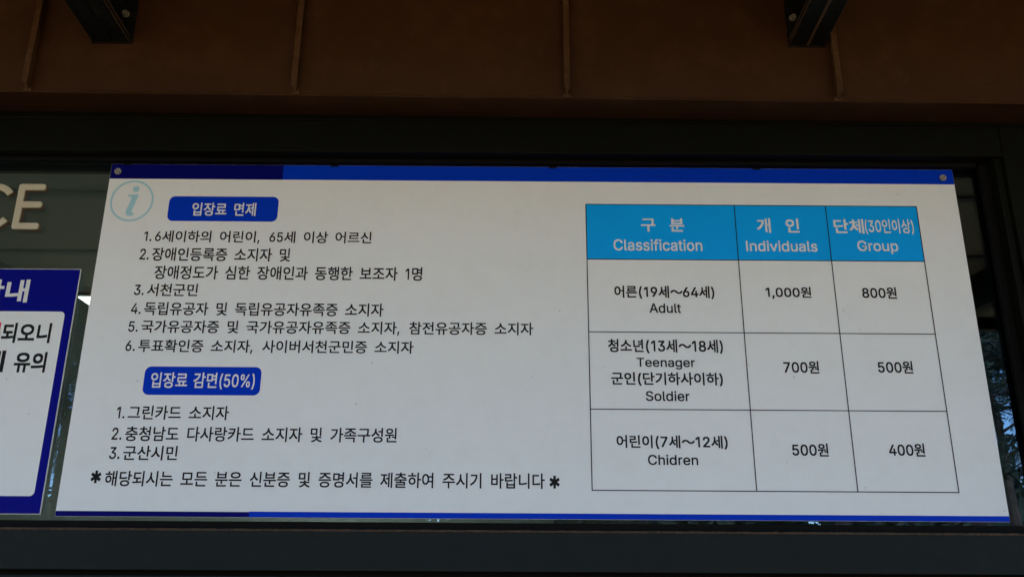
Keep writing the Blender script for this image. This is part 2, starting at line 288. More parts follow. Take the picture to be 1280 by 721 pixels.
def glyph(ch, w):
    """advance, [(x, y)], [(i, j, k)] of one character in units of the em"""
    k = ch + w
    if k in _cache:
        return _cache[k]
    g = GLY.get(ch)
    if g:
        V, F = [], []
        for rings in g[1]:
            cu = bpy.data.curves.new('outline', 'CURVE')
            cu.dimensions = '2D'
            cu.fill_mode = 'FRONT'
            for ring in rings:
                sp = cu.splines.new('POLY')
                sp.points.add(len(ring) // 2 - 1)
                for i, q in enumerate(sp.points):
                    q.co = (ring[2 * i] / 1000, ring[2 * i + 1] / 1000, 0, 1)
                sp.use_cyclic_u = True
            tmp = bpy.data.objects.new('outline', cu)
            me = tmp.to_mesh()
            F += [tuple(i + len(V) for i in p.vertices) for p in me.polygons]
            V += [(q.co.x, q.co.y, 0.00001 if V else 0.0) for q in me.vertices]
            tmp.to_mesh_clear()
            bpy.data.objects.remove(tmp)
            bpy.data.curves.remove(cu)
        adv = g[0] / 1000
    else:
        _cv.body = ch
        me = _ob.to_mesh()
        V = [(q.co.x, q.co.y, 0.0) for q in me.vertices]
        F = [tuple(p.vertices) for p in me.polygons]
        adv = 0.92
        _ob.to_mesh_clear()
    # weight: the same outline printed four times, each a hair aside and a hair proud of the last
    W4, F4 = [], []
    for n, (sx, sy) in enumerate(((-1, -1), (1, -1), (-1, 1), (1, 1))):
        F4 += [tuple(i + len(W4) for i in f) for f in F]
        W4 += [(x + sx * HOFF[w], y + sy * HOFF[w], z + n * 0.00003) for x, y, z in V]
    r = (adv, W4, F4)
    _cache[k] = r
    return r

def print_line(text, x0, x1, z0, z1, m, parent, w='r', space=0.46, narrow=1.0, y=-0.0006):
    """one printed line fitted to its box, each word a mesh of its own"""
    words, x = [([], [])], 0.0
    for ch in text:
        if ch == ' ':
            x += space
            words.append(([], []))
            continue
        V, F = words[-1]
        a, vs, fs = glyph(ch, w)
        s = narrow if ord(ch) < 128 else 1.0
        if narrow != 1.0 and ch in '.,':
            a = a * 1.35 / narrow
        n = len(V)
        V += [(x + v[0] * s, v[1], v[2] if len(v) > 2 else 0) for v in vs]
        F += [tuple(n + i for i in f) for f in fs]
        x += a * s
    every = [v for V, F in words for v in V]
    ax, bx = min(v[0] for v in every), max(v[0] for v in every)
    az, bz = min(v[1] for v in every), max(v[1] for v in every)
    for V, F in words:
        pts = [(x0 + (v[0] - ax) / (bx - ax) * (x1 - x0), y - v[2], BASE + z0 + (v[1] - az) / (bz - az) * (z1 - z0)) for v in V]
        me = bpy.data.meshes.new('printed_word')
        me.from_pydata(pts, [], F)
        bm = bmesh.new()
        bm.from_mesh(me)
        for f in bm.faces:
            if f.normal.y > 0:
                f.normal_flip()
        bm.to_mesh(me)
        bm.free()
        link('printed_word', me, m, parent)

# ------------------------------------------------------------ materials
M_WHITE = mat('white_print_board', (0.795, 0.805, 0.79), 0.45, var=0.02, scale=3, dust=(0.58, 0.55, 0.47), dustamt=0.12, speck=0.35, spec=0.35, bump=0.05, bscale=5)
M_EDGE = mat('board_edge', (0.72, 0.72, 0.70), 0.6)
M_NAVY = mat('navy_print', (0.001, 0.002, 0.125), 0.45, spec=0.05)
M_ROYAL = mat('royal_blue_border_print', (0.002, 0.003, 0.21), 0.45, spec=0.05)
M_BLUE = mat('blue_print', (0.0, 0.036, 0.50), 0.45, spec=0.05)
M_CYAN = mat('cyan_print', (0.0, 0.375, 0.93), 0.4, var=0.03, scale=4, spec=0.12)
M_ICON = mat('pale_cyan_print', (0.36, 0.62, 0.70), 0.45, spec=0.3)
M_BLACK = mat('black_print', (0.009, 0.008, 0.008), 0.5, spec=0.12)
M_WTEXT = mat('white_print', (0.74, 0.74, 0.73), 0.45, spec=0.3)
M_RED = mat('red_print', (0.75, 0.02, 0.05), 0.45, spec=0.3)
M_FRAME = mat('dark_green_grey_metal_shaded', (0.0038, 0.0040, 0.0015), 0.45, var=0.10, scale=5, bump=0.06, bscale=9, spec=0.07, dust=(0.02, 0.02, 0.012), dustamt=0.10)  # frame metal; the weaker light on the header is painted in as darkness
M_FRAME_LIT = mat('dark_green_grey_metal_lit', (0.0075, 0.0105, 0.0100), 0.5, var=0.10, scale=6, bump=0.05, bscale=10, spec=0.12, dust=(0.04, 0.04, 0.03), dustamt=0.10)  # same frame metal, the stronger light on the transom painted in
M_GASKET = mat('black_rubber', (0.004, 0.0035, 0.003), 0.7, spec=0.1, var=0.2, scale=20)
M_DUST = mat('dusty_sealant', (0.05, 0.028, 0.014), 0.9, var=0.5, scale=30, dust=(0.14, 0.08, 0.04), dustamt=0.8, bump=0.8, bscale=150)
M_BROWN = mat('brown_coated_metal', (0.041, 0.016, 0.005), 0.5, var=0.13, scale=2.2, bump=0.10, bscale=4, spec=0.15, dust=(0.085, 0.045, 0.02), dustamt=0.35)
M_BROWN2 = mat('brown_seam_metal', (0.060, 0.027, 0.009), 0.5, var=0.2, scale=8, spec=0.2, dust=(0.20, 0.12, 0.07), dustamt=0.3)
M_STEEL = mat('black_painted_steel', (0.0035, 0.0045, 0.0035), 0.5, var=0.3, scale=12, spec=0.12, dust=(0.035, 0.03, 0.02), dustamt=0.6, bump=0.15, bscale=60)
M_LITEDGE = mat('orange_lit_steel', (0.07, 0.035, 0.013), 0.7, var=0.4, scale=30)  # light catching the beam edges, put into an orange-brown colour
M_ZINC = mat('zinc_bolt', (0.25, 0.23, 0.17), 0.5, metal=0.3, var=0.3, scale=60)
M_CAP = mat('grey_plastic_cap', (0.36, 0.34, 0.32), 0.5, var=0.1, scale=60)
M_CAPD = mat('dark_cap_groove', (0.05, 0.05, 0.06), 0.7)
M_CREAM = mat('cream_letter', (0.54, 0.48, 0.34), 0.5, var=0.06, scale=20)
M_LBROWN = mat('brown_letter_return', (0.16, 0.09, 0.045), 0.6, var=0.2, scale=20)
M_PAVE = mat('warm_bounce_paving', (0.345, 0.215, 0.082), 0.85, var=0.2, scale=3, bump=0.3)  # unseen paving, its warm tone picked to bounce warm light onto the board
M_SOIL = mat('lawn_and_soil', (0.06, 0.075, 0.03), 0.95, var=0.4, scale=0.8)
M_DECK = mat('beige_soffit_panel', (0.42, 0.32, 0.20), 0.6, var=0.08, scale=1.5)
M_STRIP = mat('olive_cover_strip', (0.14, 0.14, 0.09), 0.6)
M_WALL = mat('interior_plaster', (0.55, 0.56, 0.52), 0.8, var=0.05)
M_BARK = mat('pine_bark', (0.10, 0.062, 0.042), 0.95, var=0.4, scale=9, bump=0.8, bscale=20)
M_LEAF = mat('pine_needles', (0.028, 0.042, 0.016), 0.7, var=0.45, scale=1.2)
M_SIGNG = mat('green_panel', (0.02, 0.30, 0.14), 0.5)

M_GLASS = bpy.data.materials.new('coated_window_glass')
M_GLASS.use_nodes = True
t = M_GLASS.node_tree
for n in list(t.nodes):
    t.nodes.remove(n)
om = t.nodes.new('ShaderNodeOutputMaterial')
mx = t.nodes.new('ShaderNodeMixShader')
fr = t.nodes.new('ShaderNodeFresnel')
# a coated pane: the same reflectance on both faces, whichever side the ray comes from
gm = t.nodes.new('ShaderNodeNewGeometry')
ir = t.nodes.new('ShaderNodeMapRange')
ir.inputs[3].default_value = 2.0
ir.inputs[4].default_value = 0.5
t.links.new(gm.outputs['Backfacing'], ir.inputs[0])
t.links.new(ir.outputs[0], fr.inputs[0])
tr = t.nodes.new('ShaderNodeBsdfTransparent')
tr.inputs[0].default_value = (0.62, 0.68, 0.65, 1)
gl = t.nodes.new('ShaderNodeBsdfGlossy')
gl.inputs[0].default_value = (0.50, 0.72, 1.0, 1)
gl.inputs['Roughness'].default_value = 0.0
wn = t.nodes.new('ShaderNodeTexNoise')          # float glass is never quite flat
wn.inputs['Scale'].default_value = 2.5
wb = t.nodes.new('ShaderNodeBump')
wb.inputs['Strength'].default_value = 0.25
wb.inputs['Distance'].default_value = 0.002
wc = t.nodes.new('ShaderNodeTexCoord')
t.links.new(wc.outputs['Object'], wn.inputs['Vector'])
t.links.new(wn.outputs[0], wb.inputs['Height'])
t.links.new(wb.outputs[0], gl.inputs['Normal'])
t.links.new(fr.outputs[0], mx.inputs[0])
t.links.new(tr.outputs[0], mx.inputs[1])
t.links.new(gl.outputs[0], mx.inputs[2])
t.links.new(mx.outputs[0], om.inputs[0])

M_LAMP = bpy.data.materials.new('lit_ceiling_panel')
M_LAMP.use_nodes = True
e = M_LAMP.node_tree.nodes['Principled BSDF']
e.inputs['Emission Color'].default_value = (0.95, 1.0, 0.95, 1)
e.inputs['Emission Strength'].default_value = 1.9

# ------------------------------------------------------------ ground
bm = B()
bm.faces.new([bm.verts.new(v) for v in ((-400, -400, -0.02), (400, -400, -0.02), (400, 400, -0.02), (-400, 400, -0.02))])
struct(obj('ground', bm, M_SOIL))
bm = B()
for i in range(-24, 24):
    for j in range(0, 26):
        x, y = i * 1.2, -1.2 * j - 1.2
        box(bm, x + .004, x + 1.196, y + .004, y + 1.196, -BASE - .03, -BASE + random.uniform(-.002, .002))
struct(obj('pavement', bm, M_PAVE))

# ------------------------------------------------------------ building shell
GY = 0.012                         # front face of the glass
XL, XR = -2.60, 1.272              # glazed opening
bm = B()
box(bm, -6.0, -2.76, 0.0, 0.20, -BASE, 1.09)
box(bm, 1.44, 14, 0.0, 0.20, -BASE, 1.09)
box(bm, -14, 14, 0.0, 0.20, 1.09, 2.6)
box(bm, -2.76, 1.44, 0.0, 0.20, -BASE, -0.95)
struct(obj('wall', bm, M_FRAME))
bm = B()
box(bm, -6.0, 6.0, 5.0, 5.2, -BASE, 2.6)
box(bm, -6.2, -6.0, 0.0, 5.2, -BASE, 2.6)
box(bm, 6.0, 6.2, 0.0, 5.2, -BASE, 2.6)
box(bm, -6.0, 6.0, 0.2, 5.0, -BASE - .05, -BASE + 0.02)
struct(obj('interior_wall', bm, M_WALL))
bm = B()
box(bm, -6.0, 6.0, 0.2, 5.0, 1.32, 1.36)
struct(obj('interior_ceiling', bm, M_WALL))
bm = B()
box(bm, -14, 14, -0.0, 5.2, 2.6, 2.75)
struct(obj('building_roof', bm, M_BROWN))

bm = B()
box(bm, 0.30, 0.36, 0.2, 5.0, -BASE, 1.32)  # made-up partition, keeps room light away from the right glass strip
struct(obj('light_blocking_partition', bm, M_FRAME))

# ------------------------------------------------------------ window
win = thing('window_frame', 'dark green-grey metal window frame with wide glass pane around the white price board', 'window frame', (-0.66, 0, BASE - .95))
# header: wide face, recessed groove line at its top, stop (glazing bead) under it
bm = B()
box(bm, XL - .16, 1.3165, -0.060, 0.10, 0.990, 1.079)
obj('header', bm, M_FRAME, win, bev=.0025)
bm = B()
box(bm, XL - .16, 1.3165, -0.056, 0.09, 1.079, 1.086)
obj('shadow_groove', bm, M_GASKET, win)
bm = B()
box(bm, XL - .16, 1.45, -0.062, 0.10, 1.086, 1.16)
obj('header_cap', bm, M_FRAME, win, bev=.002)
bm = B()
box(bm, XL, 1.262, -0.018, 0.006, 0.9775, 0.9898)
obj('glazing_bead', bm, M_GASKET, win, bev=.001)
# right jamb
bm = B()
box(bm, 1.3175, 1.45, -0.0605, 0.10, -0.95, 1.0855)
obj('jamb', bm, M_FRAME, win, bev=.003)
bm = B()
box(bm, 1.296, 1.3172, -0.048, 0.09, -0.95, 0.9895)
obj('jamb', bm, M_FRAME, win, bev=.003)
bm = B()
box(bm, 1.272, 1.2958, -0.012, 0.006, -0.028, 0.9895)
obj('glazing_bead', bm, M_GASKET, win, bev=.002)
# left jamb
bm = B()
box(bm, XL - .16, XL, -0.060, 0.10, -0.95, 0.9895)
obj('jamb', bm, M_FRAME, win, bev=.003)
# bottom bead, dusty sealant, transom
bm = B()
box(bm, XL, 1.262, -0.016, 0.008, -0.060, -0.0105)
obj('glazing_bead', bm, M_GASKET, win, bev=.0015)
bm = B()
n = 260
rows = []
for i in range(n + 1):
    x = XL + (1.2955 - XL) * i / n
    w = random.uniform(-.0006, .0006)
    rows.append([bm.verts.new((x, -.0585, BASE - .0372)), bm.verts.new((x, -.0600 + w, BASE - .0338 + w)), bm.verts.new((x, -.0560 + w, BASE - .0305 + w)), bm.verts.new((x, -.020, BASE - .0295 + w))])
for a, b_ in zip(rows, rows[1:]):
    for k in range(3):
        bm.faces.new([a[k], b_[k], b_[k + 1], a[k + 1]])
obj('sealant_strip', bm, M_DUST, win, smooth=True)
bm = B()
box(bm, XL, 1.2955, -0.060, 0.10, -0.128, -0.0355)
obj('transom', bm, M_FRAME_LIT, win, bev=.0022)
# lower sliding window heads
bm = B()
box(bm, XL, 1.262, -0.020, 0.06, -0.155, -0.1285)  # black bar painting in the shadow gap under the transom
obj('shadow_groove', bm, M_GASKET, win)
for a, b_ in ((XL + .01, -0.62), (-0.60, 1.25)):
    bm = B()
    yy = -0.034 if a < -1 else -0.026
    box(bm, a, b_, yy, 0.03, -0.205, -0.1405)
    box(bm, a, a + .05, yy, 0.03, -0.90, -0.205)
    box(bm, b_ - .05, b_, yy, 0.03, -0.90, -0.205)
    box(bm, a, b_, yy, 0.03, -0.95, -0.90)
    s = obj('sliding_sash', bm, M_FRAME_LIT, win)
    bm = B()
    box(bm, a + .05, b_ - .05, 0.0, 0.006, -0.90, -0.205)
    obj('pane', bm, M_GLASS, s)
bm = B()
box(bm, XL, 1.2958, GY, GY + .010, -0.035, 0.985)
obj('pane', bm, M_GLASS, win)

# ------------------------------------------------------------ price board
sign = thing('price_board', 'long white admission price board with blue bars and a price table, on the window', 'sign', (0, 0, BASE))
H, W2 = 0.9758, 1.2
bm = B()
box(bm, -W2, W2, 0.0, 0.005, 0.0, H)
obj('board', bm, M_WHITE, sign, bev=.0006)
def sheet(name, pts, m, y, parent):
    bm = B()
    poly(bm, pts, y)
    o = obj(name, bm, m, parent)
    if o.data.polygons[0].normal.y > 0:
        o.data.flip_normals()
    return o
def rect(x0, x1, z0, z1):
    return [(x0, z0), (x1, z0), (x1, z1), (x0, z1)]
Y1, Y2, Y3 = -0.0003, -0.0006, -0.0009
sheet('navy_bar', rect(-1.1994, -.7095, .9295, H - .0006), M_NAVY, Y1, sign)
sheet('blue_bar', rect(-.7095, 1.1994, .9300, H - .0006), M_BLUE, Y1, sign)
sheet('navy_bar', rect(-1.1994, -.7135, .0006, .0135), M_NAVY, Y1, sign)
sheet('blue_bar', rect(-.7135, 1.1994, .0006, .0145), M_BLUE, Y1, sign)
sheet('heading_badge', rrect(-1.0220, -.7142, .8012, .8766, .0165), M_BLUE, Y1, sign)
sheet('heading_badge', rrect(-1.0240, -.7165, .3098, .3858, .0165), M_BLUE, Y1, sign)
# information mark: ring, dot and slanted serif stem
ic = thing('x', '', '', (0, 0, BASE)); del ic['label'], ic['category']
ic.name = 'information_mark'; ic.parent = sign; ic.location = (0, 0, 0)
ic.matrix_parent_inverse = Matrix()
def sub(o):
    o.parent = ic
    o.matrix_parent_inverse = Matrix.Translation((0, 0, BASE)).inverted()
bm = B()
cx, cz = -1.1273, .8617
ra, rb = [], []
for i in range(64):
    a = i * math.pi / 32
    ra.append(bm.verts.new((cx + .0607 * math.cos(a), Y1, BASE + cz + .0627 * math.sin(a))))
    rb.append(bm.verts.new((cx + .0555 * math.cos(a), Y1, BASE + cz + .0573 * math.sin(a))))
for i in range(64):
    j = (i + 1) % 64
    bm.faces.new([ra[i], ra[j], rb[j], rb[i]])
sub(obj('ring', bm, M_ICON))
sub(sheet('dot', [(-1.1200 + .0092 * math.cos(i * math.pi / 10), .8975 + .0092 * math.sin(i * math.pi / 10)) for i in range(20)], M_ICON, Y1, None))
sub(sheet('stem', [(-1.1400, .8800), (-1.1400, .8758), (-1.1315, .8735), (-1.1285, .8690), (-1.1395, .8330), (-1.1400, .8240), (-1.1350, .8165), (-1.1260, .8150), (-1.1155, .8195),
                   (-1.1160, .8240), (-1.1230, .8255), (-1.1235, .8310), (-1.1105, .8790), (-1.1120, .8812)], M_ICON, Y1, None))

LIST = [
 ('1.6세이하의 어린이, 65세 이상 어르신', -1.0782, -0.4474, 0.7343, 0.7725),
 ('2.장애인등록증 소지자 및', -1.0824, -0.6684, 0.6827, 0.7216),
 ('장애정도가 심한 장애인과 동행한 보조자 1명', -1.0356, -0.3029, 0.6295, 0.6690),
 ('3.서천군민', -1.0836, -0.9111, 0.5806, 0.6168),
 ('4.독립유공자 및 독립유공자유족증 소지자', -1.0845, -0.4035, 0.5268, 0.5641),
 ('5.국가유공자증 및 국가유공자유족증 소지자, 참전유공자증 소지자', -1.0846, 0.0010, 0.4741, 0.5132),
 ('6.투표확인증 소지자, 사이버서천군민증 소지자', -1.0847, -0.3181, 0.4212, 0.4597),
 ('1.그린카드 소지자', -1.0826, -0.7911, 0.2444, 0.2815),
 ('2.충청남도 다사랑카드 소지자 및 가족구성원', -1.0867, -0.3521, 0.1889, 0.2271),
 ('3.군산시민', -1.0859, -0.9119, 0.1401, 0.1774),
 ('해당되시는 모든 분은 신분증 및 증명서를 제출하여 주시기 바랍니다', -1.0881, 0.0298, 0.0747, 0.1137)]
for a in LIST:
    print_line(*a, M_BLACK, sign, 'r', narrow=0.84)
print_line('✱', -1.1242, -1.0984, 0.0821, 0.1138, M_BLACK, sign, 'r')
print_line('✱', 0.0416, 0.0676, 0.0759, 0.1079, M_BLACK, sign, 'r')
print_line('입장료 면제', -0.9547, -0.7761, 0.8173, 0.8575, M_WTEXT, sign, 'r', y=Y3)
print_line('입장료 감면(50%)', -1.0053, -0.7320, 0.3255, 0.3701, M_WTEXT, sign, 'r', space=.36, narrow=.9, y=Y3)

# price table
TX = [.1498, .5676, .8247, 1.0815]
TZ = [.8607, .6964, .4886, .2797, .0722]
tb = link('price_table', bpy.data.meshes.new('price_table'), M_CYAN, sign)
bm = B()
poly(bm, rect(TX[0], TX[3], TZ[1], TZ[0]), Y1)
bm.to_mesh(tb.data); bm.free()
if tb.data.polygons[0].normal.y > 0:
    tb.data.flip_normals()
tb.name = 'price_table'
lw = .00125
for z in TZ:
    s = sheet('ruled_line', rect(TX[0] - lw, TX[3] + lw, z - lw, z + lw), M_BLACK, Y2, tb)
    s.matrix_parent_inverse = Matrix()
    s.location = (0, 0, 0)
for i, x in enumerate(TX):
    s = sheet('ruled_line', rect(x - lw, x + lw, TZ[4], TZ[0]), M_BLACK, Y3, tb)
    s.matrix_parent_inverse = Matrix()
TAB = [
 ('구 분', 0.3026, 0.4239, 0.7785, 0.8196, 'w', 'b', .75),
 ('Classification', 0.2242, 0.4703, 0.7221, 0.7566, 'w', 'r', 0),
 ('개 인', 0.6266, 0.7451, 0.7781, 0.8216, 'w', 'b', .75),
 ('Individuals', 0.5921, 0.7897, 0.7225, 0.7546, 'w', 'r', 0),
 ('단체', 0.8417, 0.9258, 0.7776, 0.8211, 'w', 'b', 0),
 ('(30인이상)', 0.9290, 1.0654, 0.7760, 0.8220, 'w', 'r', 0),
 ('Group', 0.9012, 1.0140, 0.7174, 0.7566, 'w', 'r', 0),
 ('어른(19세～64세)', 0.2222, 0.4946, 0.5829, 0.6201, 'k', 'b', 0),
 ('Adult', 0.3160, 0.4017, 0.5427, 0.5697, 'k', 'r', 0),
 ('1,000원', 0.6348, 0.7589, 0.5846, 0.6198, 'k', 'b', 0),
 ('800원', 0.8982, 0.9922, 0.5875, 0.6209, 'k', 'b', 0),
 ('청소년(13세～18세)', 0.2007, 0.5075, 0.4304, 0.4692, 'k', 'b', 0),
 ('Teenager', 0.2756, 0.4306, 0.3867, 0.4179, 'k', 'r', 0),
 ('군인(단기하사이하)', 0.2066, 0.5013, 0.3423, 0.3789, 'k', 'b', 0),
 ('Soldier', 0.2960, 0.4114, 0.3018, 0.3288, 'k', 'r', 0),
 ('어린이(7세～12세)', 0.2154, 0.5023, 0.1772, 0.2126, 'k', 'b', 0),
 ('Chidren', 0.2947, 0.4232, 0.1364, 0.1629, 'k', 'r', 0),
 ('700원', 0.6648, 0.7590, 0.3783, 0.4122, 'k', 'b', 0),
 ('500원', 0.9155, 1.0083, 0.3800, 0.4139, 'k', 'b', 0),
 ('500원', 0.6672, 0.7607, 0.1606, 0.1942, 'k', 'b', 0),
 ('400원', 0.9168, 1.0096, 0.1621, 0.1958, 'k', 'b', 0)]
for t_, x0, x1, z0, z1, c_, w_, sp_ in TAB:
    print_line(t_, x0, x1, z0, z1, M_WTEXT if c_ == 'w' else M_BLACK, sign, w_, space=sp_, y=Y3)

# screw caps with eight raised petals, and the hanger clips above the board
for x, z in ((-1.1781, .9508), (1.1685, .9491)):
    bm = B()
    cyl(bm, (x, -.0004, BASE + z), (x, -.0035, BASE + z), .0088, 20, .0082)
    c = obj('screw_cap', bm, M_CAPD, sign)
    bm = B()
    for k in range(8):
        a0 = k * math.pi / 4 + .1
        pts = [(x + r_ * math.cos(a), z + r_ * math.sin(a)) for r_, a in ((.0022, a0 + .28), (.0092, a0), (.0098, a0 + .28), (.0092, a0 + .56))]
        prism(bm, pts, -.0055, 'y', -.0030)
    cyl(bm, (x, -.003, BASE + z), (x, -.006, BASE + z), .0019, 10)
    p = obj('petal_ring', bm, M_CAP)
    p.parent = c
for x in (-1.155, -.565, .058, .640):
    bm = B()
    box(bm, x - .011, x + .011, -.0022, .006, H - .0045, H + .006)
    obj('hanger_clip', bm, M_GASKET, sign, bev=.0008)
for x in (-1.1, -.4, .4, 1.1):
    bm = B()
    box(bm, x - .03, x + .03, .005, GY, .06, .92)
    obj('mounting_pad', bm, M_GASKET, sign)

# ------------------------------------------------------------ notice at the left
no = thing('notice_board', 'blue bordered notice with a white panel, cut off by the left edge of the photo', 'sign', (-1.74, 0, BASE))
bm = B()
box(bm, -2.2387, -1.2378, 0.0, .005, .0045, .6572)
obj('board', bm, M_EDGE, no, bev=.0005)
sheet('blue_border', rect(-2.2372, -1.2392, .0060, .6557), M_ROYAL, Y1, no)
sheet('white_panel', rrect(-2.2140, -1.2608, .0490, .5351, .012), M_WHITE, Y2, no)
print_line('안내', -1.5065, -1.3695, .5604, .6254, M_WTEXT, no, 'h', y=Y2)
print_line('되오니', -1.4204, -1.2893, .4471, .5028, M_BLACK, no, 'h', y=Y3)
print_line('ㅣ', -1.4330, -1.4262, .4445, .5035, M_RED, no, 'h', y=Y3)
print_line('에', -1.4600, -1.3986, .3675, .4260, M_BLACK, no, 'h', y=Y3)
print_line('유의', -1.3726, -1.2881, .3670, .4230, M_BLACK, no, 'h', y=Y3)

# ------------------------------------------------------------ raised letters on the glass
def letter(name, outline, label, loc):
    L_ = thing(name, label, 'sign letter', loc, 'raised letters on the glass')
    for nm, m, y0, y1, bev in (('letter_face', M_CREAM, -.007, -.001, .0022), ('letter_return', M_LBROWN, -.0008, GY - .0005, .0)):
        cu = bpy.data.curves.new(nm, 'CURVE')
        cu.dimensions = '2D'
        cu.fill_mode = 'BOTH'
        cu.extrude = (y1 - y0) / 2 - bev
        cu.bevel_depth = bev
        cu.bevel_resolution = 3
        cu.offset = -bev
        sp = cu.splines.new('POLY')
        sp.points.add(len(outline) - 1)
        for q, (a, b_) in zip(sp.points, outline):
            q.co = (a, b_, 0, 1)
        sp.use_cyclic_u = True
        tmp = bpy.data.objects.new('tmp', cu)
        COL.objects.link(tmp)
        me = tmp.to_mesh().copy()
        bpy.data.objects.remove(tmp)
        me.transform(Matrix(((1, 0, 0, 0), (0, 0, -1, (y0 + y1) / 2), (0, 1, 0, BASE), (0, 0, 0, 1))))
        me.materials.clear()
        link(nm, me, m, L_)
def rnd(pts, r, n=4):
    """round the corners listed as (x, z, 1)"""
    out = []
    k = len(pts)
    for i, (x, z, f) in enumerate(pts):
        if not f:
            out.append((x, z))
            continue
        p = Vector((x, z)); a = Vector(pts[i - 1][:2]) - p; b_ = Vector(pts[(i + 1) % k][:2]) - p
        a = p + a.normalized() * r; b_ = p + b_.normalized() * r
        for j in range(n + 1):
            s = j / n
            out.append(tuple((1 - s) ** 2 * a + 2 * s * (1 - s) * p + s * s * b_))
    return out
x0, x1, z0, z1, w = -1.4480, -1.3725, .7715, .9090, .0192
zm = .8460
letter('raised_letter', rnd([(x0, z0, 1), (x1, z0, 1), (x1, z0 + w, 1), (x0 + w, z0 + w, 0), (x0 + w, zm - w / 2, 0), (x1 - .002, zm - w / 2, 1), (x1 - .002, zm + w / 2, 1),
        (x0 + w, zm + w / 2, 0), (x0 + w, z1 - w, 0), (x1, z1 - w, 1), (x1, z1, 1), (x0, z1, 1)], .0085),
       'cream raised letter E on the glass above the blue notice', (-1.40, 0, BASE + .77))
out = []
cx, cz, rx, rz = -1.5080, .8402, .0600, .0690
A = [R(40 + i * (280 / 30)) for i in range(31)]
for a in A:
    out.append((cx + rx * math.cos(a), cz + rz * math.sin(a)))
for a in A[::-1]:
    out.append((cx + (rx - w) * math.cos(a), cz + (rz - w) * math.sin(a)))
letter('raised_letter', out, 'cream raised letter C, half cut off by the left photo edge', (-1.51, 0, BASE + .77))

# ------------------------------------------------------------ brown standing-seam fascia
FY = -0.170
def fz(x):
    return 1.0975 - .0052 * x
fas = thing('metal_fascia', 'brown standing-seam metal cladding above the window, with four upright seams', 'cladding', (0, 0, BASE + 1.09))
SE = [-2.115, -1.377, -0.650, 0.088, 0.826, 1.564, 2.30]
for i, (a, b_) in enumerate(zip(SE, SE[1:])):
    bm = B()
    nx, nz = 14, 12
    gx = [[None] * (nz + 1) for _ in range(nx + 1)]
    for u in range(nx + 1):
        for v in range(nz + 1):
            x = a + (b_ - a) * u / nx
            z = fz(x) + (2.35 - fz(x)) * v / nz
            oil = .0016 * math.sin(math.pi * u / nx) * math.sin(v * 1.3 + i * 2.1) + .0010 * math.sin(u * .9 + i + v * .5) * math.sin(math.pi * u / nx)
            gx[u][v] = bm.verts.new((x, FY - (oil if v else 0), BASE + z))
    for u in range(nx):
        for v in range(nz):
            bm.faces.new([gx[u][v], gx[u + 1][v], gx[u + 1][v + 1], gx[u][v + 1]])
    p = obj('panel', bm, M_BROWN, fas, smooth=True)
    bm = B()                       # folded hem and the underside that returns to the window head
    z0_, z1_ = fz(a), fz(b_)
    q = [(a, FY - .0022, z0_ + .004), (b_, FY - .0022, z1_ + .004), (b_, FY - .0022, z1_ - .0005), (a, FY - .0022, z0_ - .0005)]
    f1 = [bm.verts.new((x, y, BASE + z)) for x, y, z in q]
    f2 = [bm.verts.new((x, -.045, BASE + z + .004)) for x, y, z in q[2:]]
    f3 = [bm.verts.new((x, FY, BASE + z + .0045)) for x, y, z in q[:2]]
    bm.faces.new(f1)
    bm.faces.new([f1[3], f1[2], f2[0], f2[1]])
    bm.faces.new([f1[0], f3[0], f3[1], f1[1]])
    obj('drip_edge', bm, M_BROWN, fas)
for x in SE[1:-1]:
    bm = B()
    zb = fz(x) + .012
    # folded seam: leg with a thicker rolled head, chamfered foot
    prism(bm, [(FY, zb - .007), (FY - .024, zb + .004), (FY - .027, zb + .012), (FY - .027, 2.35), (FY, 2.35)], x + .0045, 'x', x - .0045)
    prism(bm, [(FY - .0275, zb + .006), (FY - .0275, 2.35), (FY - .0175, 2.35), (FY - .0175, zb + .006)], x + .0085, 'x', x - .0075)
    obj('standing_seam', bm, M_BROWN2, fas, bev=.001)
for x in SE[1:-1]:
    bm = B()
    zb = fz(x)
    box(bm, x - .010, x + .011, FY - .006, FY - .0025, zb + .001, zb + .012)
    obj('seam_foot', bm, M_BROWN2, fas, bev=.001)
bm = B()
box(bm, -14, 14, FY + .01, 0.0, 2.2, 2.36)
box(bm, -14, -2.13, FY, -.01, 1.10, 2.36)
box(bm, 2.31, 14, FY, -.01, 1.10, 2.36)
obj('cladding_return', bm, M_BROWN, fas)

